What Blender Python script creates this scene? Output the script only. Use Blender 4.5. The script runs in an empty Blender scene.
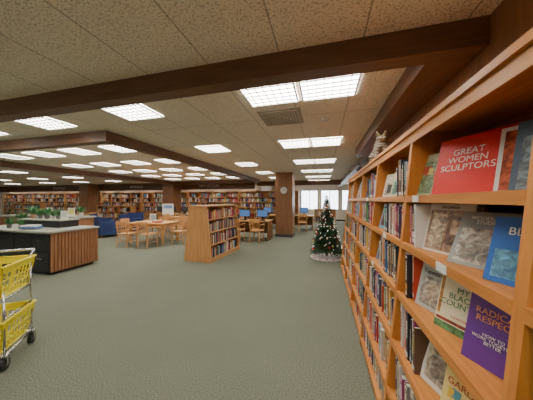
import bpy, math, random
from mathutils import Matrix, Vector
random.seed(7)
S=bpy.context.scene
# ------------------------------------------------------------ materials
def nm(name):
    m=bpy.data.materials.new(name); m.use_nodes=True
    nt=m.node_tree; b=nt.nodes['Principled BSDF']; return m,nt,b
def flat(name,col,rough=.6,metal=0,emit=0,bump=0,bscale=80):
    m,nt,b=nm(name)
    b.inputs['Base Color'].default_value=(*col,1); b.inputs['Roughness'].default_value=rough; b.inputs['Metallic'].default_value=metal
    if emit:
        b.inputs['Emission Color'].default_value=(*col,1); b.inputs['Emission Strength'].default_value=emit
    if bump:
        n=nt.nodes.new('ShaderNodeTexNoise'); n.inputs['Scale'].default_value=bscale
        bp=nt.nodes.new('ShaderNodeBump'); bp.inputs['Strength'].default_value=bump
        nt.links.new(n.outputs[0],bp.inputs['Height']); nt.links.new(bp.outputs[0],b.inputs['Normal'])
    return m
def wood(name,c1,c2,stretch=(14,14,1.2),rough=.45):
    m,nt,b=nm(name); L=nt.links
    tc=nt.nodes.new('ShaderNodeTexCoord'); mp=nt.nodes.new('ShaderNodeMapping'); mp.inputs['Scale'].default_value=stretch
    n=nt.nodes.new('ShaderNodeTexNoise'); n.inputs['Scale'].default_value=2.2; n.inputs['Detail'].default_value=6; n.inputs['Distortion'].default_value=.6
    r=nt.nodes.new('ShaderNodeValToRGB'); r.color_ramp.elements[0].position=.3; r.color_ramp.elements[1].position=.7
    r.color_ramp.elements[0].color=(*c1,1); r.color_ramp.elements[1].color=(*c2,1)
    L.new(tc.outputs['Object'],mp.inputs[0]); L.new(mp.outputs[0],n.inputs['Vector']); L.new(n.outputs[0],r.inputs[0]); L.new(r.outputs[0],b.inputs['Base Color'])
    b.inputs['Roughness'].default_value=rough
    return m
W_SHELF=wood('wood_shelf_v',(.46,.165,.032),(.65,.26,.056))
W_SHELFH=wood('wood_shelf_h',(.46,.165,.032),(.67,.27,.060),(14,1.2,14))
W_BEAM=wood('wood_beam_x',(.115,.050,.023),(.18,.084,.039),(1,12,12))
W_BEAMY=wood('wood_beam_y',(.115,.050,.023),(.18,.084,.039),(12,1,12))
W_WALL=wood('wood_wall',(.22,.098,.042),(.32,.152,.070),(8,8,.8))
W_COL=wood('wood_column',(.20,.09,.04),(.31,.15,.07))
W_LIGHT=wood('wood_light',(.50,.23,.08),(.68,.36,.14))
W_LIGHTX=wood('wood_light_x',(.50,.25,.09),(.66,.37,.15),(1.2,10,10))
W_DESK=wood('wood_desk',(.24,.10,.045),(.38,.18,.085))
BLACK=flat('black_laminate',(.02,.02,.022),.35)
DARK=flat('dark_grey',(.06,.06,.065),.5)
TOP=flat('counter_top',(.36,.37,.31),.35)
WHITE=flat('white_paint',(.75,.74,.7),.6)
CREAM=flat('wall_paint',(.55,.5,.42),.8)
CHROME=flat('chrome',(.6,.6,.62),.2,1)
RUBBER=flat('rubber',(.015,.015,.015),.6)
YELLOW=flat('yellow_plastic',(.85,.72,.01),.4)
NAVY=flat('navy_fabric',(.02,.04,.14),.9,bump=.3)
SCREEN=flat('blue_screen',(.08,.20,.5),.3,emit=.35)
PAGES=flat('paper',(.8,.77,.68),.8)
def vcol(name,rough=.55):
    m,nt,b=nm(name); a=nt.nodes.new('ShaderNodeAttribute'); a.attribute_name='Col'
    nt.links.new(a.outputs['Color'],b.inputs['Base Color']); b.inputs['Roughness'].default_value=rough; return m
VC=vcol('printed_covers',.45)
def art(name,scale):
    m,nt,b=nm(name); L=nt.links; a=nt.nodes.new('ShaderNodeAttribute'); a.attribute_name='Col'
    tc=nt.nodes.new('ShaderNodeTexCoord'); n=nt.nodes.new('ShaderNodeTexNoise'); n.inputs['Scale'].default_value=scale; n.inputs['Detail'].default_value=3; n.inputs['Distortion'].default_value=1.5
    r=nt.nodes.new('ShaderNodeValToRGB'); r.color_ramp.elements[0].position=.36; r.color_ramp.elements[1].position=.62
    r.color_ramp.elements[0].color=(.18,.17,.2,1); r.color_ramp.elements[1].color=(1,.97,.9,1)
    e=r.color_ramp.elements.new(.5); e.color=(.62,.5,.42,1)
    mx=nt.nodes.new('ShaderNodeMixRGB'); mx.blend_type='MULTIPLY'; mx.inputs[0].default_value=.85
    L.new(tc.outputs['Object'],n.inputs['Vector']); L.new(n.outputs[0],r.inputs[0]); L.new(a.outputs['Color'],mx.inputs[1]); L.new(r.outputs[0],mx.inputs[2]); L.new(mx.outputs[0],b.inputs['Base Color'])
    b.inputs['Roughness'].default_value=.35
    return m
ART=art('cover_artwork',22)
def carpet():
    m,nt,b=nm('carpet'); L=nt.links
    tc=nt.nodes.new('ShaderNodeTexCoord')
    n=nt.nodes.new('ShaderNodeTexNoise'); n.inputs['Scale'].default_value=100; n.inputs['Detail'].default_value=3
    n2=nt.nodes.new('ShaderNodeTexNoise'); n2.inputs['Scale'].default_value=1.2
    r=nt.nodes.new('ShaderNodeValToRGB'); r.color_ramp.elements[0].position=.36; r.color_ramp.elements[1].position=.66
    r.color_ramp.elements[0].color=(.115,.132,.098,1); r.color_ramp.elements[1].color=(.25,.265,.205,1)
    mx=nt.nodes.new('ShaderNodeMixRGB'); mx.blend_type='MULTIPLY'; mx.inputs[0].default_value=.2
    L.new(tc.outputs['Object'],n.inputs['Vector']); L.new(tc.outputs['Object'],n2.inputs['Vector'])
    L.new(n.outputs[0],r.inputs[0]); L.new(r.outputs[0],mx.inputs[1]); L.new(n2.outputs[0],mx.inputs[2]); L.new(mx.outputs[0],b.inputs['Base Color'])
    bp=nt.nodes.new('ShaderNodeBump'); bp.inputs['Strength'].default_value=.25; bp.inputs['Distance'].default_value=.006
    L.new(n.outputs[0],bp.inputs['Height']); L.new(bp.outputs[0],b.inputs['Normal']); b.inputs['Roughness'].default_value=.95
    b.inputs['Specular IOR Level'].default_value=.15
    return m
def ceiling_mat():
    m,nt,b=nm('acoustic_tile'); L=nt.links
    tc=nt.nodes.new('ShaderNodeTexCoord'); mp=nt.nodes.new('ShaderNodeMapping'); mp.inputs['Location'].default_value=(.255,.2,0)
    br=nt.nodes.new('ShaderNodeTexBrick'); br.offset=0; br.inputs['Scale'].default_value=1; br.inputs['Brick Width'].default_value=.61; br.inputs['Row Height'].default_value=1.1
    br.inputs['Mortar Size'].default_value=.007; br.inputs['Mortar Smooth'].default_value=.3
    br.inputs['Color1'].default_value=(.91,.83,.72,1); br.inputs['Color2'].default_value=(.87,.79,.685,1); br.inputs['Mortar'].default_value=(.50,.45,.38,1)
    n=nt.nodes.new('ShaderNodeTexNoise'); n.inputs['Scale'].default_value=85; n.inputs['Detail'].default_value=5
    r=nt.nodes.new('ShaderNodeValToRGB'); r.color_ramp.elements[0].position=.40; r.color_ramp.elements[1].position=.46
    r.color_ramp.elements[0].color=(.50,.48,.46,1); r.color_ramp.elements[1].color=(1,1,1,1)
    mx=nt.nodes.new('ShaderNodeMixRGB'); mx.blend_type='MULTIPLY'; mx.inputs[0].default_value=.8
    L.new(tc.outputs['Object'],mp.inputs[0]); L.new(mp.outputs[0],br.inputs['Vector']); L.new(tc.outputs['Object'],n.inputs['Vector'])
    L.new(n.outputs[0],r.inputs[0]); L.new(br.outputs['Color'],mx.inputs[1]); L.new(r.outputs[0],mx.inputs[2]); L.new(mx.outputs[0],b.inputs['Base Color'])
    bp=nt.nodes.new('ShaderNodeBump'); bp.inputs['Strength'].default_value=.2; bp.inputs['Distance'].default_value=.006
    L.new(r.outputs[0],bp.inputs['Height']); L.new(bp.outputs[0],b.inputs['Normal']); b.inputs['Roughness'].default_value=.95
    return m
# ------------------------------------------------------------ mesh builder
class MB:
    def __init__(s): s.v=[];s.f=[];s.m=[];s.c=[]
    def add(s,vs,fs,mat=0,col=(.5,.5,.5),M=None):
        o=len(s.v)
        for p in vs:
            p=Vector(p)
            if M is not None: p=M@p
            s.v.append(p)
        for f in fs: s.f.append([o+i for i in f]); s.m.append(mat); s.c.append(col)
    def hexa(s,p,mat=0,col=(.5,.5,.5),M=None):
        s.add(p,[(0,3,2,1),(4,5,6,7),(0,1,5,4),(1,2,6,5),(2,3,7,6),(3,0,4,7)],mat,col,M)
    def box(s,x0,x1,y0,y1,z0,z1,mat=0,col=(.5,.5,.5),M=None):
        s.hexa([(x0,y0,z0),(x1,y0,z0),(x1,y1,z0),(x0,y1,z0),(x0,y0,z1),(x1,y0,z1),(x1,y1,z1),(x0,y1,z1)],mat,col,M)
    def cyl(s,a,b,r0,r1=None,n=8,mat=0,col=(.5,.5,.5),M=None):
        a=Vector(a);b=Vector(b); r1=r0 if r1 is None else r1
        d=(b-a).normalized(); u=d.orthogonal().normalized(); w=d.cross(u)
        vs=[];
        for k,(c,r) in enumerate(((a,r0),(b,r1))):
            for i in range(n):
                t=2*math.pi*i/n; vs.append(c+u*math.cos(t)*r+w*math.sin(t)*r)
        fs=[(i,(i+1)%n,n+(i+1)%n,n+i) for i in range(n)]+[tuple(range(n))[::-1],tuple(range(n,2*n))]
        s.add(vs,fs,mat,col,M)
    def sph(s,c,r,n=10,mat=0,col=(.5,.5,.5),sc=(1,1,1),M=None):
        vs=[];fs=[];h=n//2
        for j in range(h+1):
            ph=math.pi*j/h
            for i in range(n):
                t=2*math.pi*i/n
                vs.append((c[0]+r*sc[0]*math.sin(ph)*math.cos(t),c[1]+r*sc[1]*math.sin(ph)*math.sin(t),c[2]+r*sc[2]*math.cos(ph)))
        for j in range(h):
            for i in range(n): fs.append((j*n+i,(j+1)*n+i,(j+1)*n+(i+1)%n,j*n+(i+1)%n))
        s.add(vs,fs,mat,col,M)
    def mesh(s,name,mats):
        me=bpy.data.meshes.new(name); me.from_pydata([tuple(v) for v in s.v],[],s.f)
        for m in mats: me.materials.append(m)
        me.polygons.foreach_set('material_index',s.m)
        ca=me.color_attributes.new('Col','FLOAT_COLOR','CORNER')
        d=[]
        for f,c in zip(s.f,s.c): d+= [c[0],c[1],c[2],1]*len(f)
        ca.data.foreach_set('color',d); me.update(); return me
    def obj(s,name,mats,loc=(0,0,0),rz=0,parent=None,bevel=0,smooth=False):
        me=s.mesh(name,mats); return place(me,name,loc,rz,parent,bevel,smooth)
def place(me,name,loc=(0,0,0),rz=0,parent=None,bevel=0,smooth=False):
    o=bpy.data.objects.new(name,me); S.collection.objects.link(o); o.location=loc; o.rotation_euler=(0,0,rz)
    if parent: o.parent=parent
    if smooth:
        for p in me.polygons: p.use_smooth=True
    if bevel:
        b=o.modifiers.new('bevel','BEVEL'); b.width=bevel; b.segments=2; b.limit_method='ANGLE'
    return o
def empty(name,loc=(0,0,0),rot=(0,0,0)):
    o=bpy.data.objects.new(name,None); S.collection.objects.link(o); o.location=loc; o.rotation_euler=rot; o.empty_display_size=.1; return o
def text(body,size,loc,rot,mat,parent=None,name='lettering',ext=.0006,align='CENTER',sp=1):
    c=bpy.data.curves.new(name,'FONT'); c.body=body; c.size=size; c.align_x=align; c.align_y='CENTER'; c.extrude=ext; c.space_line=sp
    c.materials.append(mat); o=bpy.data.objects.new(name,c); S.collection.objects.link(o); o.location=loc; o.rotation_euler=rot
    if parent: o.parent=parent
    return o
def simple(name,x0,x1,y0,y1,z0,z1,mat):
    m=MB(); cx,cy,cz=(x0+x1)/2,(y0+y1)/2,(z0+z1)/2
    m.box(x0-cx,x1-cx,y0-cy,y1-cy,z0-cz,z1-cz); return m.obj(name,[mat],(cx,cy,cz))
# ------------------------------------------------------------ room shell
CH=2.70; BZ=2.52
simple('floor',-30,3,-4,17,-.1,0,carpet())
simple('ceiling',-30,3,-4,17,CH,CH+.1,ceiling_mat())
simple('wall_right',1.0,1.12,-4,5.4,0,CH,W_WALL)
simple('wall_right_return',1.12,3.1,5.3,5.4,0,CH,CREAM)
simple('wall_right_far',3.0,3.1,5.4,17,0,CH,CREAM)
simple('wall_back',-30,3.1,-4.1,-4,0,CH,CREAM)
simple('wall_left',-30.1,-30,-4,17,0,CH,CREAM)
simple('wall_stacks',-30,-4,13.9,14.0,0,CH,CREAM)
simple('wall_stacks_return',-4.1,-4,14.0,17,0,CH,CREAM)
m=MB(); m.box(-4,3,17,17.15,0,.8); m.box(-4,3,17,17.15,2.3,CH)
for a,b in ((-4,-3.2),(-1.9,-1.7),(-.4,-.2),(1.1,1.3),(2.6,3)): m.box(a,b,17,17.15,.8,2.3)
m.obj('wall_far',[CREAM])
for i,(a,b) in enumerate(((-3.2,-1.9),(-1.7,-.4),(-.2,1.1),(1.3,2.6))):
    m=MB()
    for q in ((a,a+.05,.8,2.3),(b-.05,b,.8,2.3),(a+.05,b-.05,.8,.85),(a+.05,b-.05,2.25,2.3),((a+b)/2-.02,(a+b)/2+.02,.85,2.25)): m.box(q[0],q[1],17.03,17.1,q[2],q[3])
    m.obj('window_%d'%(i+1),[DARK])
simple('baseboard_far',-4,3,16.97,17,0,.1,BLACK)
simple('trim_1',-30,1.0,1.66,1.80,BZ,CH,W_BEAM)
simple('trim_2',.70,1.0,1.80,5.3,BZ,CH,W_BEAMY)
simple('trim_3',.95,1.2,5.4,17,BZ,CH,W_BEAMY)
simple('trim_4',-9.2,-3.46,2.80,2.94,BZ,CH,W_BEAM)
simple('trim_5',-3.60,-3.46,2.94,11.6,BZ,CH,W_BEAMY)
simple('trim_6',-9.2,-9.06,2.94,11.6,BZ,CH,W_BEAMY)
simple('trim_7',-9.2,-3.46,11.6,11.74,BZ,CH,W_BEAM)
simple('trim_8',-30,-4,12.40,12.52,2.22,CH,W_BEAM)
simple('trim_9',-4,.95,13.0,13.14,BZ-.1,CH,W_BEAM)
# ------------------------------------------------------------ ceiling lights
def panel_mat():
    m,nt,b=nm('light_diffuser'); 
    b.inputs['Base Color'].default_value=(.9,.9,.9,1); b.inputs['Emission Color'].default_value=(1,.94,.835,1); b.inputs['Emission Strength'].default_value=23
    return m
PAN=panel_mat()
lm=MB(); w,l=.285,.285
lm.box(-w,w,-l,l,-.006,-.001,0)
for sx in (-1,1): lm.box(sx*w-(.018 if sx>0 else 0),sx*w+(.018 if sx<0 else 0),-l,l,-.02,-.006,1)
for sy in (-1,1): lm.box(-w+.018,w-.018,sy*l-(.018 if sy>0 else 0),sy*l+(.018 if sy<0 else 0),-.02,-.006,1)
for k in range(1,7):
    t=-w+2*w*k/7; lm.box(t-.003,t+.003,-l+.018,l-.018,-.017,-.006,2); lm.box(-w+.018,w-.018,t-.003,t+.003,-.0171,-.006,2)
lme=lm.mesh('ceiling_light',[PAN,WHITE,flat('louver_metal',(.15,.15,.17),.5)])
L=[]
for k in range(-1,7):
    y=2.25+2.2*k
    for x in (.05,-.56,-2.4): L.append((x,y))
for y in (.05,2.25): 
    for x in (-4.0,-5.6,-7.4,-9.4): L.append((x,y))
for x in (-4.4,-5.6,-6.8,-8.0):
    for y in (3.9,5.5,7.1,8.7,10.3): L.append((x,y))
for x in (-10.4,-12.4,-15,-18,-21.5,-25):
    for y in (3.9,6.1,8.3,10.5): L.append((x,y))
L=[p for p in L if not(p[1]>12 and p[0]<-4)]
for i in range(13): L.append((-5-1.95*i,13.05))  # extra row behind the fascia, made up to brighten the far stacks
L+=[(-4.0,-2.2),(-7,-2.2),(-.3,-2.2)]
for p in L: place(lme,'ceiling_light',(p[0],p[1],CH))
m=MB()
m.box(-.28,.28,-.28,.28,-.012,0,0)
for k in range(1,7): 
    r=.27*k/7; 
    for s in(-1,1):
        m.box(-r,r,s*r-.006,s*r+.006,-.022,-.012,1); m.box(s*r-.006,s*r+.006,-r,r,-.0221,-.012,1)
m.obj('air_vent',[flat('vent_grey',(.38,.34,.28),.6),flat('vent_slat',(.6,.55,.48),.5)],(-.56,2.98,CH))
m=MB(); m.cyl((0,0,0),(0,0,-.03),.06,.05,16); m.cyl((0,0,-.03),(0,0,-.045),.03,.02,12); m.obj('smoke_detector',[WHITE],(.02,3.2,CH),smooth=False)
# ------------------------------------------------------------ books
PAL=[(.60,.55,.46),(.66,.60,.50),(.8,.78,.72),(.78,.75,.70),(.04,.07,.20),(.025,.025,.03),(.45,.04,.03),(.6,.08,.035),(.06,.18,.42),(.12,.36,.55),(.08,.26,.12),(.62,.30,.06),(.34,.17,.07),(.75,.50,.10),(.22,.2,.19),(.45,.43,.40),(.32,.06,.2),(.03,.04,.06),(.08,.08,.10),(.20,.26,.34),(.72,.60,.34),(.12,.07,.045),(.12,.38,.36),(.5,.36,.28),(.02,.02,.025),(.05,.05,.12),(.28,.03,.03),(.7,.25,.25)]
def pc(): 
    c=random.choice(PAL); k=random.uniform(.8,1.1); return tuple(min(.85,x*k) for x in c)
def spines(mb,y0,y1,xf,z,gap,detail=True,sgn=1,depth=.17):
    y=y0
    base=random.uniform(.22,.27)
    while y<y1-.010:
        t=random.choice((.009,.012,.015,.02,.026,.032,.04))*random.uniform(.9,1.1)
        if y+t>y1: break
        if random.random()<.08: base=random.uniform(.2,.275)
        h=min(gap-.012,max(.15,base+random.uniform(-.035,.035))); d=depth*random.uniform(.8,1.1); xo=xf+sgn*random.uniform(0,.03)
        c=pc(); xa,xb=sorted((xo,xo+sgn*d))
        mb.box(xa,xb,y,y+t-.0012,z,z+h,0,c)
        if detail:
            e=.0008; xx=sorted((xo-sgn*e,xo+sgn*.002)); lum=sum(c)/3
            mb.box(xx[0],xx[1],y+t*.12,y+t*.88,z+.015,z+.04,0,(.78,.78,.74))
            k=random.choice([(.8,.77,.65),(.8,.6,.2)]) if lum<.3 else random.choice([(.08,.07,.09),(.45,.06,.05),(.07,.12,.3)])
            a=random.uniform(.35,.5)*h; b=random.uniform(.75,.9)*h
            q=z+a
            while q<z+b:
                ll=random.uniform(.006,.012); mb.box(xx[0],xx[1],y+t*.3,y+t*.7,q,q+ll,0,k); q+=ll+.004
            if random.random()<.4: mb.box(xx[0],xx[1],y+t*.02,y+t*.93,z+h*.92,z+h*.96,0,k)
            if random.random()<.25: mb.box(xx[0],xx[1],y+t*.02,y+t*.93,z+h*.18,z+h*.32,0,pc())
            mb.box(xa+.004,xb-.003,y+.0015,y+t-.0025,z+h-.0005,z+h+.0006,0,(.78,.74,.64))
        y+=t
# ------------------------------------------------------------ tall bookcase on the right
def fx(z): return .372+.0945*z
SH=[.08,.31,.63,.95,1.27,1.57,1.98]
DIV=[-1.08,-.18,.72,1.62,2.52,3.42,4.32,5.22]
case=empty('library_bookcase',(0,0,0))
m=MB()
BK=.985
for y in DIV:
    m.hexa([(fx(0)+.004,y-.02,0),(BK,y-.02,0),(BK,y+.02,0),(fx(0)+.004,y+.02,0),(fx(1.98)+.004,y-.02,1.98),(BK,y-.02,1.98),(BK,y+.02,1.98),(fx(1.98)+.004,y+.02,1.98)],0)
m.obj('upright_panels',[W_SHELF],parent=case)
m=MB()
for i,z in enumerate(SH[:-1]):
    for a,b in zip(DIV[:-1],DIV[1:]):
        m.box(fx(z)+.006,BK-.02,a+.02,b-.02,z-.028,z,0)
        m.box(fx(z)+.001,fx(z)+.02,a+.02,b-.02,z-.034,z+.008,0)
m.box(fx(1.98)-.02,BK,DIV[0]-.03,DIV[-1]+.03,1.98,2.01)
m.box(fx(1.98)-.006,fx(1.98)+.004,DIV[0]-.02,DIV[-1]+.02,1.92,1.98)
m.box(fx(0)+.03,fx(0)+.05,DIV[0],DIV[-1],0,.05)
m.obj('shelf_boards',[W_SHELFH],parent=case)
m=MB(); m.box(BK-.02,BK,DIV[0],DIV[-1],.05,1.98); m.obj('back_panel',[W_SHELF],parent=case)
bm_=MB()
faceout=[]
for bi,(a,b) in enumerate(zip(DIV[:-1],DIV[1:])):
    for si in range(6):
        z=SH[si]; gap=SH[si+1]-.036-z; xf=fx(z)+.03; y0,y1=a+.025,b-.025
        if si==5: gap-=.06
        if bi==2:
            if si==5: continue
            if si==4: y0=1.46
            if si==3: y0=1.48
            if si==2: y0=1.31
        elif bi>2 and (si==5 or random.random()<.3):
            if si==5:
                n=random.choice((1,2,2))
                for k in range(n): faceout.append((b-.16-.25*k,si))
                y1=b-.05-.25*n
            else: y1-=.26; faceout.append((b-.16,si))
        spines(bm_,y0,y1,xf,z+.001,gap,detail=True,depth=.2)
bm_.obj('shelved_books',[VC],parent=case)
m=MB()
for y,z in ((1.45,1.57),(2.0,1.27),(2.9,1.57),(1.1,1.27),(2.3,.95)): m.box(fx(z)-.004,fx(z)+.0005,y-.04,y+.04,z-.032,z+.006,0,(.8,.8,.78))
m.obj('shelf_labels',[VC],parent=case)
inks={}
def tm(c):
    if c not in inks: inks[c]=flat('ink',c,.5)
    return inks[c]
def cover(yc,si,w,h,col,titles=(),deco=(),delta=25,tilt=14,t=.028,xo=None,name='hardcover_book'):
    z=SH[si]; x=(fx(z)+.055+w*.5*math.sin(math.radians(delta))) if xo is None else xo
    e=empty(name,(x,yc,z+.002),(-math.radians(tilt),0,math.radians(-90+delta)))
    m=MB()
    m.box(-w/2,w/2,0,.003,0,h,0,col); m.box(-w/2,w/2,t-.003,t,0,h,0,col); m.box(-w/2,-w/2+.004,.003,t-.003,0,h,0,col)
    for i,d_ in enumerate(deco):
        u0,u1,v0,v1,c=d_; m.box(-w/2+u0*w,-w/2+u1*w,-.0006-.0003*i,.0005,v0*h,v1*h,1 if (u1-u0)*(v1-v0)>.04 else 0,c)
    m.obj('cover',[VC,ART],parent=e)
    m=MB(); m.box(-w/2+.004,w/2-.003,.003,t-.003,.003,h-.003); m.obj('page_block',[PAGES],parent=e)
    for (s,size,u,v,c) in titles:
        text(s,size,(-w/2+u*w,-.002-.0003*len(deco),v*h),(math.pi/2,0,0),tm(c),e,name='title',sp=.9)
    return e
Wt=(.85,.82,.75); Bk=(.03,.03,.03)
def patt(n,cols,seed,u=(.03,.97),v=(.03,.97)):
    rr=random.Random(seed); o=[]
    for i in range(n):
        a=rr.uniform(*u); b=rr.uniform(*v); s=rr.uniform(.04,.13); o.append((max(.02,a-s),min(.98,a+s),max(.02,b-s*.8),min(.98,b+s*.8),rr.choice(cols)))
    return o
# top shelf display
cover(1.515,5,.20,.27,(.50,.55,.36),[('FINE ART',.03,.5,.9,(.75,.7,.55))],[(.06,.94,.06,.82,(.30,.5,.30))]+patt(8,[(.7,.6,.2),(.55,.1,.06),(.1,.3,.35)],1,(.2,.8),(.15,.7)),delta=24,xo=.615)
cover(1.275,5,.33,.315,(.66,.015,.012),[('GREAT\nWOMEN\nSCULPTORS',.046,.46,.60,Wt)],[],delta=27,t=.035,xo=.66)
cover(1.045,5,.26,.30,(.78,.77,.75),[('FORM',.04,.5,.8,Wt)],[(.06,.94,.06,.94,(.65,.16,.08))],delta=34,t=.05,xo=.775)
cover(.905,5,.25,.28,(.07,.11,.16),[('PORTRAITS',.03,.5,.88,Wt)],[(.08,.92,.06,.78,(.20,.30,.38)),(.28,.72,.15,.7,(.6,.42,.3)),(.35,.65,.35,.62,(.7,.5,.38)),(.28,.72,.6,.74,(.05,.03,.02))],delta=30,t=.035,xo=.725)
# second shelf
cover(1.325,4,.245,.265,(.80,.76,.68),[('the painter',.022,.5,.93,Bk)],[(.05,.95,.04,.87,(.50,.36,.24)),(.12,.45,.1,.8,(.72,.62,.46)),(.5,.88,.2,.75,(.25,.16,.11)),(.58,.8,.4,.68,(.68,.48,.35))],delta=22,t=.04)
cover(1.085,4,.21,.25,(.30,.32,.30),[('WOODLAND\nSTUDIES',.022,.5,.84,Wt)],[(.08,.92,.06,.68,(.62,.62,.58)),(.15,.85,.12,.4,(.4,.42,.38))],delta=28,tilt=26)
cover(.87,4,.17,.23,(.02,.12,.45),[('BLUE',.038,.5,.78,Wt)],[(.1,.9,.08,.5,(.15,.45,.75))],delta=28,tilt=18)
# third shelf
cover(1.37,3,.18,.25,(.45,.47,.45),[('Tapestries',.034,.5,.80,Bk)],[(.1,.9,.08,.70,(.42,.45,.44)),(.2,.8,.12,.64,(.65,.64,.56)),(.35,.65,.2,.56,(.75,.68,.55))],delta=22,t=.035)
cover(1.14,3,.205,.262,(.78,.72,.50),[('MY\nBLACK\nCOUNTRY',.036,.5,.60,(.07,.22,.10)),('a journey',.017,.5,.27,(.5,.10,.05))],[(0,1,0,.12,(.14,.34,.16)),(.03,.97,.14,.19,(.5,.1,.06)),(.03,.09,.25,.95,(.6,.3,.08)),(.91,.97,.25,.95,(.6,.3,.08)),(.1,.9,.9,.95,(.14,.34,.16))],delta=28,t=.03)
cover(.935,3,.175,.25,(.13,.035,.27),[('RADICAL\nRESPECT',.031,.5,.70,(.85,.35,.12)),('HOW TO\nWORK TOGETHER\nBETTER',.015,.5,.38,Wt)],[],delta=28,t=.025)
# fourth
cover(1.22,2,.18,.25,(.78,.77,.72),[('HISTORY',.032,.5,.82,(.4,.05,.05))],[(.1,.9,.1,.70,(.7,.68,.6)),(.25,.75,.2,.6,(.4,.38,.35))],delta=22)
cover(1.03,2,.19,.255,(.78,.62,.24),[('THE\nGARDEN',.038,.5,.66,(.45,.08,.03))],patt(14,[(.15,.35,.15),(.1,.3,.4),(.65,.18,.05),(.7,.45,.05)],5,v=(.03,.45)),delta=24)
cover(.86,2,.17,.25,(.5,.1,.06),[('HOME',.04,.5,.8,Wt)],[(.1,.9,.1,.6,(.7,.6,.4))],delta=20)
for yy,si in faceout:
    cover(yy,si,.17,.24,pc(),[('ART',.03,.5,.8,Wt)],[(.12,.88,.12,.65,pc()),(.3,.7,.2,.55,pc())],delta=random.uniform(8,20),t=.025)
# ------------------------------------------------------------ cat ornament on the bookcase
cat=empty('tabby_cat',(.655,2.84,2.012),(0,0,math.radians(-6)))
cat.scale=(1.18,1.1,1.0)
def fur():
    m,nt,b=nm('tabby_fur'); Lk=nt.links
    tc=nt.nodes.new('ShaderNodeTexCoord'); wv=nt.nodes.new('ShaderNodeTexWave'); wv.inputs['Scale'].default_value=9; wv.inputs['Distortion'].default_value=7; wv.bands_direction='Z'; wv.inputs['Detail'].default_value=3
    r=nt.nodes.new('ShaderNodeValToRGB'); r.color_ramp.elements[0].color=(.14,.115,.09,1); r.color_ramp.elements[1].color=(.42,.36,.29,1); r.color_ramp.elements[0].position=.1; r.color_ramp.elements[1].position=.5
    Lk.new(tc.outputs['Object'],wv.inputs['Vector']); Lk.new(wv.outputs['Fac'],r.inputs[0]); Lk.new(r.outputs[0],b.inputs['Base Color'])
    n=nt.nodes.new('ShaderNodeTexNoise'); n.inputs['Scale'].default_value=250; bp=nt.nodes.new('ShaderNodeBump'); bp.inputs['Strength'].default_value=.6; bp.inputs['Distance'].default_value=.004
    Lk.new(n.outputs[0],bp.inputs['Height']); Lk.new(bp.outputs[0],b.inputs['Normal']); b.inputs['Roughness'].default_value=.95
    return m
FUR=fur()
P=[((0,.09,.080),.075),((0,.06,.13),.075),((0,.01,.19),.062),((0,-.02,.23),.044),((0,-.045,.265),.054),((0,-.092,.255),.026)]
E=[(0,1),(1,2),(2,3),(3,4),(4,5)]
def chain(st,pts):
    prev=st
    for p in pts: P.append(p); E.append((prev,len(P)-1)); prev=len(P)-1
for s in (-1,1):
    chain(2,[((s*.040,-.03,.15),.030),((s*.041,-.04,.085),.023),((s*.041,-.055,.026),.019),((s*.041,-.08,.017),.019)])
    chain(0,[((s*.062,.05,.07),.048),((s*.082,-.005,.055),.034),((s*.078,.055,.025),.020),((s*.078,-.02,.017),.018)])
chain(0,[((0,.16,.035),.024),((.07,.19,.020),.020),((.14,.16,.018),.018),((.17,.09,.018),.013)])
me=bpy.data.meshes.new('body'); me.from_pydata([p[0] for p in P],E,[]); me.materials.append(FUR)
o=bpy.data.objects.new('body',me); S.collection.objects.link(o); o.parent=cat
sk=o.modifiers.new('skin','SKIN'); sk.use_smooth_shade=True
for i,p in enumerate(P): me.skin_vertices[0].data[i].radius=(p[1],p[1]); me.skin_vertices[0].data[i].use_root=(i==0)
ss=o.modifiers.new('sub','SUBSURF'); ss.levels=2; ss.render_levels=2
m=MB()
for s in (-1,1):
    m.cyl((s*.030,-.035,.295),(s*.040,-.038,.350),.022,.002,8,0)
    m.sph((s*.021,-.088,.281),.0095,10,1); m.sph((s*.021,-.0965,.281),.0045,8,2)
    m.sph((s*.013,-.106,.247),.015,8,3)
    for k in range(3): m.cyl((s*.015,-.113,.247),(s*.07,-.118,.237+.012*k),.0006,.0003,3,3)
m.sph((0,-.118,.257),.007,8,4)
m.obj('face_parts',[FUR,flat('cat_eye',(.6,.5,.08),.2),BLACK,flat('cat_muzzle',(.7,.66,.6),.8),flat('cat_nose',(.4,.15,.12),.5)],parent=cat,smooth=True)
m=MB(); m.box(-.06,.06,-.06,.06,0,.03,0); m.cyl((0,0,.03),(0,0,.1),.03,.05,12,0); m.sph((0,0,.15),.06,12,0,sc=(1,1,1.2)); m.cyl((0,0,.2),(0,0,.25),.02,.035,12,0)
m.obj('urn_ornament',[DARK],(.68,4.6,2.011),smooth=False)
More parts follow.
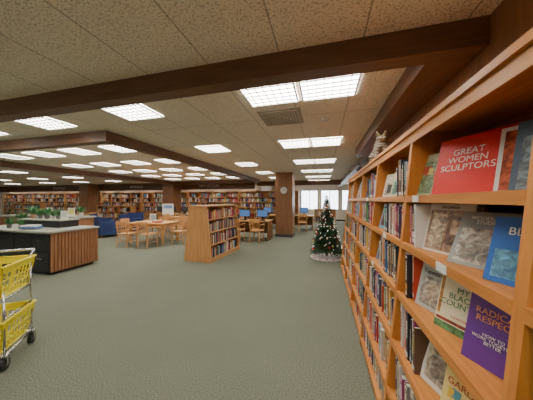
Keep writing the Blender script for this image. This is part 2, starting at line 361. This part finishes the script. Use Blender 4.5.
# ------------------------------------------------------------ christmas tree
tree=empty('christmas_tree',(.08,6.05,0)); tree.scale=(1,1,1.05)
m=MB(); m.cyl((0,0,0),(0,0,1.45),.025,.008,8); m.obj('trunk',[W_COL],parent=tree)
m=MB(); g=[(.025,.08,.035),(.035,.11,.045),(.02,.06,.03),(.06,.14,.07)]
def R(h): return .40*(1-(h-.16)/1.38)+.02
NL=36
for k in range(NL):
    h=.16+1.33*k/NL; n=max(7,int(32*(1-k/NL)))
    for i in range(n):
        a=2*math.pi*(i+random.random())/n; r=R(h)*random.uniform(.82,1.08); dr=Vector((math.cos(a),math.sin(a),0)); sd=Vector((-math.sin(a),math.cos(a),0))
        z0=h+.06; z1=h-.02
        ns=max(5,int(r/.028))
        for j in range(1,ns+1):
            f=j/ns; p=dr*(r*f); p.z=z0+(z1-z0)*f
            for s_ in (-1,1,0):
                ln=.055*random.uniform(.7,1.2); tip=p+dr*ln*.7+sd*s_*ln*.7+Vector((0,0,random.uniform(-.02,.03)))
                wd=sd*.008+Vector((0,0,.008)) if s_==0 else dr*.010+Vector((0,0,random.uniform(-.008,.008)))
                m.add([p-wd,p+wd,tip],[(0,1,2)],0,random.choice(g))
m.obj('branches',[VC],parent=tree)
m=MB(); oc=[(.6,.03,.03),(.7,.5,.15),(.7,.7,.72),(.6,.03,.03),(.75,.7,.6)]
for i in range(85):
    h=random.uniform(.25,1.4); a=random.uniform(0,6.28); r=R(h)*1.03; m.sph((r*math.cos(a),r*math.sin(a),h-.01),random.uniform(.016,.026),8,0,random.choice(oc))
m.obj('baubles',[vcol('bauble_gloss',.2)],parent=tree,smooth=True)
m=MB()
for i in range(90):
    h=random.uniform(.22,1.45); a=random.uniform(0,6.28); r=R(h)*1.05; m.sph((r*math.cos(a),r*math.sin(a),h),.006,6,0)
m.obj('fairy_lights',[flat('fairy_glow',(1,.9,.7),.5,emit=4)],parent=tree)
m=MB(); st=[]
for i in range(10):
    a=math.pi*i/5+math.pi/2; r=.06 if i%2==0 else .025; st.append((r*math.cos(a),0,1.55+r*math.sin(a)))
m.add([(0,-.015,1.55),(0,.015,1.55)]+st,[(0,2+i,2+(i+1)%10) for i in range(10)]+[(1,2+(i+1)%10,2+i) for i in range(10)])
m.obj('star_topper',[flat('gold',(.8,.55,.15),.3,.8)],parent=tree)
m=MB(); n=48; vs=[(0,0,.05)]
for ring,(r,z) in enumerate(((.25,.035),(.43,.012))):
    for i in range(n): a=2*math.pi*i/n; vs.append((r*math.cos(a),r*math.sin(a),z+(.012 if i%2 else 0)*(ring+.5)))
fs=[(0,1+i,1+(i+1)%n) for i in range(n)]+[(1+i,1+n+i,1+n+(i+1)%n,1+(i+1)%n) for i in range(n)]
m.add(vs,fs,0,(.75,.68,.66)); 
for i in range(0,n,4):
    a=2*math.pi*i/n; m.sph((.34*math.cos(a),.34*math.sin(a),.035),.03,8,0,(.5,.1,.1),sc=(1,1,.4))
m.obj('tree_skirt',[VC],parent=tree)
# ------------------------------------------------------------ free standing double-sided bookcase
fb=empty('display_bookcase',(-3.0,5.65,0),(0,0,math.radians(-3)))
m=MB(); hw,hl,ht=.40,.82,1.38
for y in (-hl,hl-.03):
    m.hexa([(-hw,y,0),(hw,y,0),(hw,y+.03,0),(-hw,y+.03,0),(-hw+.13,y,ht),(hw-.13,y,ht),(hw-.13,y+.03,ht),(-hw+.13,y+.03,ht)])
m.hexa([(-hw+.1,-.015,.0),(hw-.1,-.015,0),(hw-.1,.015,0),(-hw+.1,.015,0),(-hw+.14,-.015,ht),(hw-.14,-.015,ht),(hw-.14,.015,ht),(-hw+.14,.015,ht)])
m.box(-hw+.11,hw-.11,-hl-.02,hl+.02,ht,ht+.03)
m.box(-.01,.01,-hl+.03,hl-.03,.05,ht)
m.box(-hw+.02,hw-.02,-hl+.03,hl-.03,0,.08)
for z in (.1,.42,.74,1.06):
    w_=hw-.13*z/ht-.01; m.box(-w_,-.01,-hl+.03,hl-.03,z-.02,z); m.box(.01,w_,-hl+.03,hl-.03,z-.02,z)
m.obj('case_frame',[W_LIGHT],parent=fb)
m=MB()
for z in (.1,.42,.74,1.06):
    w_=hw-.13*z/ht-.04
    for (a,b) in ((-hl+.035,-.02),(.02,hl-.035)):
        spines(m,a,b,w_,z+.001,.29,detail=False,sgn=-1,depth=.14); spines(m,a,b,-w_,z+.001,.29,detail=False,sgn=1,depth=.14)
m.obj('case_books',[VC],parent=fb)
# ------------------------------------------------------------ chairs / tables
def chair_mesh():
    m=MB()
    m.hexa([(-.22,-.22,.43),(.22,-.22,.43),(.20,.20,.42),(-.20,.20,.42),(-.22,-.22,.46),(.22,-.22,.46),(.20,.20,.45),(-.20,.20,.45)])
    for s in (-1,1):
        m.cyl((s*.19,-.19,.43),(s*.20,-.20,0),.02,.015,8); m.cyl((s*.18,.18,.43),(s*.19,.23,0),.02,.016,8)
        m.cyl((s*.18,.18,.44),(s*.185,.25,.84),.018,.015,8)
        m.cyl((s*.195,-.195,.18),(s*.185,.205,.18),.01,n=6)
        m.cyl((s*.215,-.17,.45),(s*.225,-.17,.65),.014,n=6); m.box(s*.225-.025,s*.225+.025,-.2,.23,.65,.67)
    m.box(-.2,.2,.22,.255,.74,.85); m.box(-.19,.19,.2,.22,.52,.56)
    for k in range(5): m.cyl((-.14+.07*k,.21,.55),(-.14+.07*k,.237,.75),.01,n=6)
    m.cyl((-.19,-.19,.24),(.19,-.19,.24),.01,n=6)
    return m.mesh('reading_chair',[W_LIGHT])
CHM=chair_mesh()
def table_mesh(w,d,name='reading_table',mat=None):
    m=MB(); m.box(-w/2,w/2,-d/2,d/2,.715,.75); m.box(-w/2+.08,w/2-.08,-d/2+.08,d/2-.08,.64,.715)
    for sx in(-1,1):
        for sy in(-1,1): x=sx*(w/2-.1); y=sy*(d/2-.1); m.hexa([(x-.025,y-.025,0),(x+.025,y-.025,0),(x+.025,y+.025,0),(x-.025,y+.025,0),(x-.04,y-.04,.64),(x+.04,y-.04,.64),(x+.04,y+.04,.64),(x-.04,y+.04,.64)])
    return m.mesh(name,[mat or W_LIGHTX])
T1=table_mesh(1.5,1.0)
def table_set(x,y,rz=0):
    place(T1,'reading_table',(x,y,0),rz,bevel=.004)
    for (dx,dy,a) in ((-.4,-.80,math.pi),(.4,-.80,math.pi),(-.4,.80,0),(.4,.80,0),(-1.06,0,math.pi/2),(1.06,0,-math.pi/2)):
        c,s=math.cos(rz),math.sin(rz); place(CHM,'reading_chair',(x+dx*c-dy*s,y+dx*s+dy*c,0),rz+a+random.uniform(-.12,.12))
table_set(-6.0,6.7,.05)
table_set(-6.3,9.3,.0)
table_set(-13.2,8.6,.1)
def monitor(parent,x,y,z,mat,rz=0):
    m=MB(); M=Matrix.Translation((x,y,z))@Matrix.Rotation(rz,4,'Z')
    m.cyl((0,0,0),(0,0,.015),.11,.10,16,0,M=M); m.box(-.025,.025,0,.03,.015,.16,0,M=M)
    m.box(-.22,.22,-.02,.015,.12,.40,0,M=M); m.box(-.205,.205,-.0215,-.02,.135,.385,1,M=M)
    m.obj('monitor',[BLACK,mat],parent=parent)
def keyboard(parent,x,y,z):
    m=MB(); m.box(x-.2,x+.2,y-.07,y+.07,z,z+.02)
    for r in range(4):
        for k in range(12): m.box(x-.19+k*.032,x-.165+k*.032,y-.06+r*.032,y-.035+r*.032,z+.02,z+.026)
    m.obj('keyboard',[BLACK],parent=parent)
def computer_desk(x,y,w,n,mats):
    e=empty('computer_desk',(x,y,0))
    m=MB(); m.box(-w/2,w/2,-.38,.38,.715,.75,0); m.box(-w/2+.02,-w/2+.06,-.35,.35,0,.715,1); m.box(w/2-.06,w/2-.02,-.35,.35,0,.715,1); m.box(-w/2+.06,w/2-.06,.28,.3,.2,.715,1)
    m.obj('desk_frame',[W_LIGHTX,W_COL],parent=e)
    for i in range(n):
        xx=-w/2+w*(i+.5)/n; monitor(e,xx,.1,.75,mats[i%len(mats)]); keyboard(e,xx,-.2,.75)
        place(CHM,'reading_chair',(x+xx,y-.70,0),math.pi+random.uniform(-.2,.2))
computer_desk(-2.75,8.35,1.5,2,[SCREEN])
computer_desk(-8.9,11.3,2.6,3,[DARK])
computer_desk(-2.0,11.6,3.0,3,[SCREEN,DARK])
def armchair():
    m=MB(); m.box(-.38,.38,-.36,.36,.1,.42); m.box(-.27,.27,-.38,.2,.42,.5); m.hexa([(-.38,.2,.42),(.38,.2,.42),(.38,.38,.42),(-.38,.38,.42),(-.36,.3,.85),(.36,.3,.85),(.36,.42,.85),(-.36,.42,.85)])
    for s in(-1,1): 
        m.box(min(s*.28,s*.4),max(s*.28,s*.4),-.36,.3,.42,.62)
        for q in (-.3,.3): m.cyl((s*.32,q,0),(s*.32,q,.1),.025,n=8,mat=1)
    return m.mesh('blue_armchair',[NAVY,W_LIGHT])
AM=armchair()
for x,y,a in ((-8.9,7.3,2.7),(-9.0,8.6,1.9),(-10.0,7.1,2.9),(-9.9,9.6,.6),(-10.9,8.6,2.2),(-12.0,7.0,2.9)): place(AM,'blue_armchair',(x,y,0),a,bevel=.04)
# ------------------------------------------------------------ columns, clock
for (x,y,w_) in ((-1.6,9.35,.72),(-9.4,12.0,.76),(-16.4,12.0,.8)):
    m=MB(); q=w_/2; m.box(-q,q,-q,q,0,CH-.001,0); m.box(-q-.012,q+.012,-q-.012,q+.012,0,.12,1)
    for t in (-q/3,q/3): m.box(t-.004,t+.004,-q-.003,q+.003,.12,CH-.001,1)
    m.obj('column',[W_COL,DARK],(x,y,0))
m=MB(); m.cyl((0,0,0),(0,-.04,0),.16,.16,28,0); m.cyl((0,-.04,0),(0,-.043,0),.145,.145,28,1); m.box(-.006,.006,-.047,-.043,0,.1,0); m.box(0,.08,-.047,-.043,-.005,.005,0)
m.obj('wall_clock',[BLACK,WHITE],(-1.6,8.985,1.95))
# ------------------------------------------------------------ far stacks
def stack(name,x0,x1,yf,dep,hgt,levels):
    e=empty(name,(x0,yf,0)); n=max(1,round((x1-x0)/.95)); bw=(x1-x0)/n
    m=MB(); 
    for i in range(n+1): m.box(i*bw-.02,i*bw+.02,0,dep,0,hgt)
    m.box(0,x1-x0,dep-.02,dep,0,hgt); m.box(-.02,x1-x0+.02,-.01,dep,hgt,hgt+.04)
    zs=[.08+(hgt-.08)*k/levels for k in range(levels)]
    for z in zs: m.box(0,x1-x0,.005,dep-.02,z-.025,z)
    m.obj('frame',[W_LIGHT],parent=e)
    b=MB()
    for z in zs:
        for i in range(n):
            x=i*bw+.03
            end=(i+1)*bw-.03-random.choice((0,.05,.25,.4))
            while x<end:
                t=random.uniform(.03,.07); hh=random.uniform(.17,(hgt-.08)/levels-.07)
                if x+t>end: break
                b.box(x,x+t-.002,.03,.2,z,z+hh,0,pc()); x+=t
    b.obj('stack_books',[VC],parent=e)
x=-29
while x<-5: stack('wall_bookcase',x,x+3.8,13.55,.33,2.1,6); x+=3.95
stack('low_bookcase',-6.2,-4.4,12.0,.33,1.1,3)
stack('low_bookcase',-14.6,-11.8,11.2,.33,1.15,3)
stack('low_bookcase',-20,-17.5,9.8,.33,1.3,4)
stack('low_bookcase',-.6,.8,15.5,.33,.9,2)
stack('low_bookcase',-3.8,-1.9,14.6,.33,1.9,5)
for tx,s in ((-12.6,'REFERENCE'),(-7.0,'NEW FICTION'),(-20,'PERIODICALS')):
    text(s,.22,(tx,12.395,2.45),(math.pi/2,0,0),WHITE,name='section_sign',ext=.003)
# ------------------------------------------------------------ circulation desk
ds=empty('service_desk',(-5.4,3.17,0))
m=MB(); W_=2.6; D_=.98; H_=.86
m.box(-W_,-.02,.03,D_,.06,H_,0)
m.box(-W_+.05,-.06,.07,D_-.05,0,.06,1)
y=.03
while y<D_-.02: m.box(-.02,0,y,y+.055,.06,H_,2); y+=.065
for i in range(5):
    x0=-W_+.02+i*.515; m.box(x0,x0+.5,0,.03,.50,H_-.02,1); m.box(x0,x0+.5,0,.03,.08,.47,1)
    m.box(x0+.17,x0+.33,-.018,0,.70,.715,3); m.box(x0+.17,x0+.33,-.018,0,.33,.345,3)
m.obj('desk_body',[DARK,BLACK,W_DESK,CHROME],parent=ds)
m=MB(); m.box(-W_-.03,.03,-.04,D_+.03,H_,H_+.045); m.obj('desk_top',[TOP],parent=ds,bevel=.008)
m=MB(); m.box(-1.9,-.5,.5,.9,H_+.045,H_+.20,0); m.box(-1.92,-.48,.48,.92,H_+.20,H_+.225,1); m.obj('raised_ledge',[BLACK,TOP],parent=ds)
rc=empty('service_counter',(-8.9,5.2,0)); m=MB()
m.box(-2.6,1.2,0,.6,0,.95,0); y=-2.6
while y<1.15: m.box(y,y+.055,-.02,0,.05,.95,0); y+=.065
m.obj('counter_body',[W_DESK],parent=rc); m=MB(); m.box(-2.65,1.25,-.05,.65,.95,1.0); m.obj('counter_top',[TOP],parent=rc)
def bookstack(x,y,z,n,rz=0):
    m=MB(); zz=0
    for i in range(n):
        t=random.uniform(.015,.04); M=Matrix.Rotation(random.uniform(-.25,.25),4,'Z'); w1=random.uniform(.12,.16); h1=random.uniform(.09,.12)
        m.box(-w1,w1,-h1,h1,zz,zz+t,0,pc(),M=M); zz+=t
    m.obj('book_stack',[VC],(x,y,z),rz)
bookstack(-6.2,3.32,H_+.045,3,.4); bookstack(-8.9,5.5,1.0,7); bookstack(-9.8,5.5,1.0,4); bookstack(-5.7,6.5,.75,3); bookstack(-6.3,9.3,.75,5)
def signholder(x,y,z,rz,col,w=.11,h=.28):
    m=MB(); m.box(-w,w,-.04,.04,0,.01,0,(.7,.7,.7)); m.box(-w,w,-.004,.004,.01,h,0,(.8,.8,.78)); m.box(-w*.85,w*.85,-.0045,-.004,.05,h*.9,0,col)
    m.obj('sign_holder',[VC],(x,y,z),rz)
signholder(-6.08,3.87,H_+.225,.3,(.6,.6,.56),.08,.2); signholder(-8.3,5.5,1.0,.3,(.7,.65,.2)); signholder(-9.35,5.5,1.0,.3,(.75,.75,.7)); signholder(-6.15,6.8,.75,.3,(.3,.4,.5))
def plant(x,y,z,s=1):
    m=MB(); m.cyl((0,0,0),(0,0,.12*s),.05*s,.07*s,14,0,random.choice([(.5,.3,.2),(.6,.6,.55),(.15,.15,.15)]))
    for i in range(70):
        a=random.uniform(0,6.28); r=random.uniform(.06,.18)*s; zz=random.uniform(.16,.36)*s; p=Vector((0,0,.1*s)); q=Vector((r*math.cos(a),r*math.sin(a),zz)); t=Vector((-math.sin(a),math.cos(a),0))*.022*s
        m.add([p,q*.6+t+Vector((0,0,.04)),q,q*.6-t+Vector((0,0,.04))],[(0,1,2,3)],0,random.choice([(.05,.18,.05),(.1,.28,.08),(.07,.22,.1)]))
    m.obj('potted_plant',[VC],(x,y,z))
plant(-7.55,3.85,H_+.045)
for px_,s_ in ((-7.15,.85),(-6.9,.7),(-6.66,.85),(-6.44,.6),(-6.27,.7)): plant(px_,3.87,H_+.225,s_)
plant(-7.0,3.36,H_+.045,.7); plant(-6.7,3.4,H_+.045,.6)
plant(-8.0,5.6,1.0); plant(-10.4,5.6,1.0)
m=MB(); m.box(-.2,.2,-.15,.15,0,.02,0,(.1,.1,.1)); m.box(-.015,.015,-.015,.015,.02,.85,0,(.2,.2,.2)); m.box(-.28,.28,-.02,-.0155,.75,1.35,0,(.8,.8,.78)); m.box(-.22,.22,-.022,-.02,1.1,1.28,0,(.2,.35,.6))
m.obj('poster_stand',[VC],(-8.0,9.9,0),.4)
# ------------------------------------------------------------ basket cart
def cart(x,y,rz):
    e=empty('basket_cart',(x,y,0),(0,0,rz))
    f=MB()
    a=.20;b=.21
    for sx in(-1,1):
        for sy in(-1,1):
            f.cyl((sx*a,sy*b,.12),(sx*a*.95,sy*b*.95,.95 if sy>0 else .70),.009,n=8)
        f.cyl((sx*a,-b,.13),(sx*a,b,.13),.010,n=8); f.cyl((sx*a*.97,-b,.46),(sx*a*.97,b,.46),.008,n=8)
        f.cyl((sx*a*.96,-b*.95,.64),(sx*a*.96,b,.64),.008,n=8)
        f.cyl((sx*a*.95,b*.95,.95),(sx*a*.95,b*1.35,1.0),.010,n=8)
    for sy in(-1,1): f.cyl((-a,sy*b,.13),(a,sy*b,.13),.010,n=8)
    f.cyl((-a*.95,b*1.35,1.0),(a*.95,b*1.35,1.0),.014,n=8)
    f.obj('cart_frame',[CHROME],parent=e,smooth=True)
    w=MB()
    for sx in(-1,1):
        for sy in(-1,1):
            X,Y=sx*a,sy*b
            w.cyl((X-.014,Y,.055),(X+.014,Y,.055),.055,n=20,mat=0); w.cyl((X-.018,Y,.055),(X+.018,Y,.055),.02,n=12,mat=1)
            w.box(X-.024,X-.019,Y-.015,Y+.015,.05,.13,1); w.box(X+.019,X+.024,Y-.015,Y+.015,.05,.13,1); w.box(X-.024,X+.024,Y-.02,Y+.02,.12,.135,1)
    w.obj('casters',[RUBBER,CHROME],parent=e)
    for zb in (.15,.65):
        k=MB(); W0,L0,W1,L1,Hh=.165,.20,.215,.25,.29
        def P_(s,t,face):
            ww=W0+(W1-W0)*t; ll=L0+(L1-L0)*t; z=zb+Hh*t
            return {0:(s*ww,-ll,z),1:(s*ww,ll,z),2:(-ww,s*ll,z),3:(ww,s*ll,z)}[face]
        for fc in range(4):
            for i in range(9): s=-1+2*i/8; k.cyl(P_(s,0,fc),P_(s,.85,fc),.006,n=5)
            for t,r in ((0,.009),(.3,.006),(.55,.006),(1,.012)): k.cyl(P_(-1,t,fc),P_(1,t,fc),r,n=6)
            a0,a1,b0,b1=P_(-1,.78,fc),P_(1,.78,fc),P_(-1,1,fc),P_(1,1,fc)
            k.hexa([a0,a1,(a1[0]*.97,a1[1]*.97,a1[2]),(a0[0]*.97,a0[1]*.97,a0[2]),b0,b1,(b1[0]*.97,b1[1]*.97,b1[2]),(b0[0]*.97,b0[1]*.97,b0[2])])
        for i in range(9): s=-1+2*i/8; k.cyl((s*W0,-L0,zb),(s*W0,L0,zb),.006,n=5); k.cyl((-W0,s*L0,zb),(W0,s*L0,zb),.006,n=5)
        k.obj('basket',[YELLOW],parent=e)
cart(-3.10,1.36,math.radians(38))
# ------------------------------------------------------------ world + camera
wd=bpy.data.worlds.new('World'); S.world=wd; wd.use_nodes=True; bg=wd.node_tree.nodes['Background']
bg.inputs[0].default_value=(.8,.9,1,1); bg.inputs[1].default_value=7.0
cam=bpy.data.cameras.new('Camera'); cam.sensor_width=36; cam.lens=36*218/533; cam.clip_start=.05
co=bpy.data.objects.new('Camera',cam); S.collection.objects.link(co); co.location=(0,0,1.55); co.rotation_euler=(math.radians(90),0,math.radians(14.65)); S.camera=co
